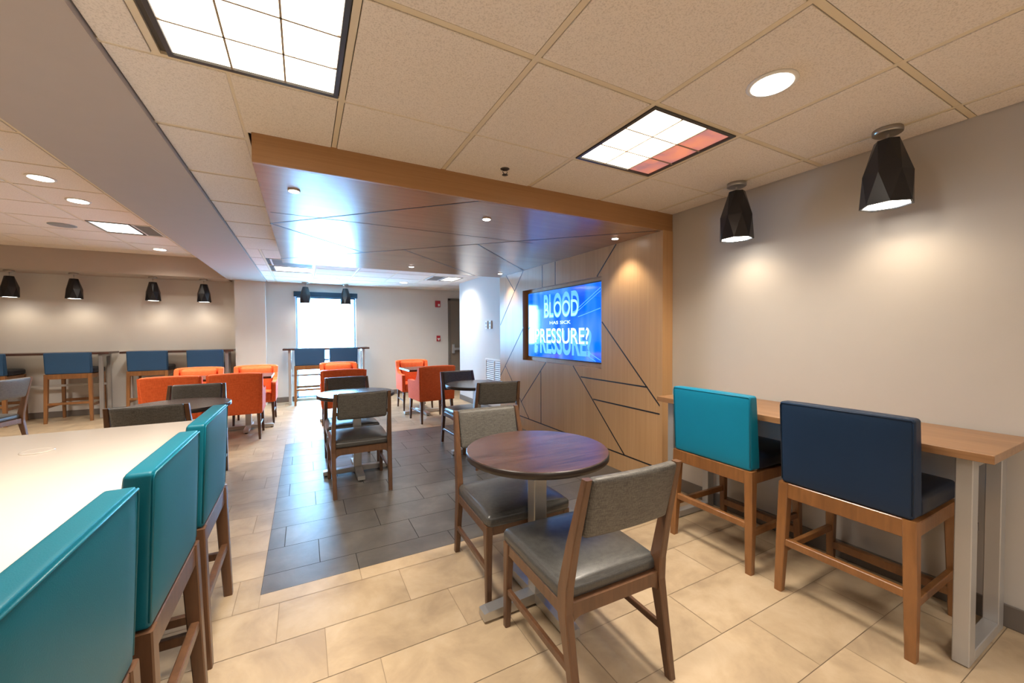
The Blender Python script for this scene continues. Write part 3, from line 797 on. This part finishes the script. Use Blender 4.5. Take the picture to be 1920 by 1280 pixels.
panel_light('square ceiling light panel with one reddish dim strip, above the counter side', 1.425, 2.015, 1.29, 1.885, HC, 28, dim=.32)
panel_light('distant ceiling light panel left of the canopy end, before the window', -.40, .15, 6.93, 7.50, HC, 42, mat=M['diff_w'], col=(1, .95, .88))
panel_light('distant ceiling light panel at the far end of the canopy by the hall', 2.34, 2.64, 6.92, 7.50, HC, 26, mat=M['diff_w'], cells=2, col=(1, .95, .88))
panel_light('ceiling light panel in the raised left ceiling next to the beam', -2.25, -1.86, 6.44, 7.04, HL, 45, mat=M['diff_w'], cells=1, col=(1, .95, .88))

def vent(label, x0, x1, y0, y1, z):
    cx, cy = (x0+x1)/2, (y0+y1)/2; a, b_ = (x1-x0)/2, (y1-y0)/2
    t = thing('ceiling_vent', label, 'vent', (cx, cy, z))
    bm = B(); w = .02
    for q in ((-a, a, -b_, -b_+w), (-a, a, b_-w, b_), (-a, -a+w, -b_+w, b_-w), (a-w, a, -b_+w, b_-w)): bx(bm, q[0], q[1], q[2], q[3], -.006, .01, bev=.001)
    obj('frame', bm, M['whitemetal'], t)
    bm = B()
    k = int((2*b_-2*w)/.03)
    for i in range(k):
        y = -b_+w+(i+.5)*(2*b_-2*w)/k
        beam(bm, (-a+w, y, .001), (a-w, y, .001), .012, .005, ch=.001)
    bx(bm, -a+w, a-w, -b_+w, b_-w, .008, .0105)
    obj('louvre', bm, M['ventgrey'], t)
M['ventgrey'] = plain('vent_grey', (.28, .30, .31), .5)
vent('slatted ceiling vent in front of the distant light panel before the window', -.40, .15, 6.30, 6.87, HC)
vent('slatted ceiling vent beside the far light panel at the end of the canopy', 2.07, 2.33, 6.92, 7.50, HC)
vent('slatted ceiling vent touching the beam beside the left ceiling light', -1.85, -1.655, 6.44, 7.04, HL)
vent('square ceiling vent at the left edge of the picture', -2.24, -1.90, 3.90, 4.26, HL)
sp = thing('ceiling_speaker', 'flat round grey speaker in the raised left ceiling', 'speaker', (-2.58, 6.82, HL-.003))
bm = B(); lathe(bm, [(.125, .003), (.125, -.004), (.118, -.008), (.06, -.010)]); obj('grille', bm, M['speaker'] if 'speaker' in M else M['ventgrey'], sp)
# sprinkler head
s = thing('sprinkler_head', 'small dark sprinkler head on the ceiling before the oak canopy', 'sprinkler', (1.125, 2.21, HC+.002))
bm = B(); lathe(bm, [(.030, 0), (.032, -.003), (.022, -.010), (.012, -.012)], n=24); obj('escutcheon', bm, M['nickel_d'], s)
bm = B()
for k in (-1, 1): tube(bm, [(k*.010, 0, -.010), (k*.016, 0, -.025), (k*.006, 0, -.038)], .0025)
cyl(bm, 0, 0, -.040, -.036, .006, n=12); lathe(bm, [(.018, -.041), (.019, -.043), (.004, -.044)], n=16); obj('deflector', bm, M['nickel_d'], s)

# fire alarm devices, thermostats, vent grille
def wallbox(name, label, cat, x, y, z): return thing(name, label, cat, (x, y, z))
fa = wallbox('fire_alarm_strobe', 'red fire alarm strobe high on the back wall left of the door', 'alarm', 2.82, 9.103, 2.06)
bm = B(); bx(bm, -.06, .06, -.035, 0, -.075, .075, bev=.008, seg=2); obj('housing', bm, M['red'], fa)
bm = B(); bx(bm, -.005, .04, -.055, -.035, -.055, .0, bev=.006); obj('strobe_lens', bm, M['white'], fa)
fp = wallbox('fire_alarm_pull_station', 'red fire alarm pull station at mid height beside the door', 'alarm', 2.83, 9.103, 1.245)
bm = B(); bx(bm, -.045, .045, -.03, 0, -.065, .065, bev=.006, seg=2); obj('housing', bm, M['red'], fp)
bm = B(); bx(bm, -.032, .032, -.040, -.03, -.02, .005, bev=.003); bx(bm, -.012, .012, -.045, -.03, -.045, -.02, bev=.003); obj('pull_handle', bm, M['white'], fp)
for y, lab in ((6.36, 'left one of two small wall controls on the pale wall'), (6.20, 'right one of two small wall controls on the pale wall')):
    th = thing('wall_thermostat', lab, 'thermostat', (XW+.01, y, 1.51))
    bm = B(); bx(bm, -.022, 0, -.042, .042, -.07, .07, bev=.005, seg=2); obj('case', bm, M['white'], th)
    bm = B(); bx(bm, -.024, -.021, -.025, .025, .01, .05); bx(bm, -.025, -.021, -.015, .015, -.045, -.015); obj('display', bm, M['ventgrey'], th)
vg = thing('wall_vent_grille', 'white louvred return air grille low on the pale wall beside the oak panel', 'vent', (XW+.01, 6.06, .62))
bm = B()
for q in ((-.36, .36, .27, .30), (-.36, .36, -.30, -.27), (-.36, -.33, -.27, .27), (.33, .36, -.27, .27), (-.01, .01, -.27, .27)): bx(bm, -.014, 0, q[0], q[1], q[2], q[3], bev=.002)
obj('frame', bm, M['whitemetal'], vg)
bm = B()
for i in range(16): 
    z = -.255+i*.034
    loft(bm, [[(-.012, yy, z-.009), (-.010, yy, z-.011), (-.002, yy, z+.007), (-.004, yy, z+.009)] for yy in (-.33, .33)])
obj('louvre', bm, M['whitemetal'], vg)
bm = B(); bx(bm, -.001, .0, -.33, .33, -.27, .27); obj('backing', bm, M['ventgrey'], vg)

# ------------------------------------------------------------------ daylight, fill, camera
w = bpy.data.worlds.new('daylight'); bpy.context.scene.world = w; w.use_nodes = True
wt = w.node_tree; bg = wt.nodes['Background']; bg.inputs[0].default_value = (.28, .62, 1.0, 1); bg.inputs[1].default_value = 22.0
po = lamp('AREA', 'window_daylight', (.43, 9.5, 1.12), 560, (.24, .58, 1.0), rot=(-PI/2, 0, 0), shape='RECTANGLE', size=1.7, size_y=2.6)
# added fill lamps outside the view, without fixtures, to brighten the room
for x, y, z, e in ((.3, -1.2, HC-.02, 50), (-3.4, 3.2, HL-.02, 85), (-4.3, 6.4, HL-.02, 58), (-3.2, -.5, HL-.02, 46), (2.0, -1.6, HC-.02, 30)):
    lamp('AREA', 'fill_lamp', (x, y, z), e, (1, .94, .86), shape='RECTANGLE', size=.55, size_y=.55, spread=math.radians(135))

cam = bpy.data.cameras.new('camera'); co = bpy.data.objects.new('camera', cam); C.objects.link(co)
F, YAW, PT, RL = 737.65, .48663, -.0222, -.00461
f = Vector((math.sin(YAW)*math.cos(PT), math.cos(YAW)*math.cos(PT), math.sin(PT)))
rt_ = Vector((math.cos(YAW), -math.sin(YAW), 0)); up = rt_.cross(f)
r2 = rt_*math.cos(RL)+up*math.sin(RL); u2 = -rt_*math.sin(RL)+up*math.cos(RL)
mat = Matrix((r2, u2, -f)).transposed().to_4x4(); mat.translation = (0, 0, 1.37)
co.matrix_world = mat
cam.sensor_width = 36; cam.lens = F/1920*36; cam.clip_start = .05; cam.clip_end = 100
sc = bpy.context.scene
sc.camera = co
sc.view_settings.view_transform = 'Standard'; sc.view_settings.look = 'None'; sc.view_settings.exposure = 0
sc.cycles.use_denoising = True
sc.cycles.max_bounces = 8; sc.cycles.diffuse_bounces = 5; sc.cycles.glossy_bounces = 4
sc.cycles.sample_clamp_indirect = 60
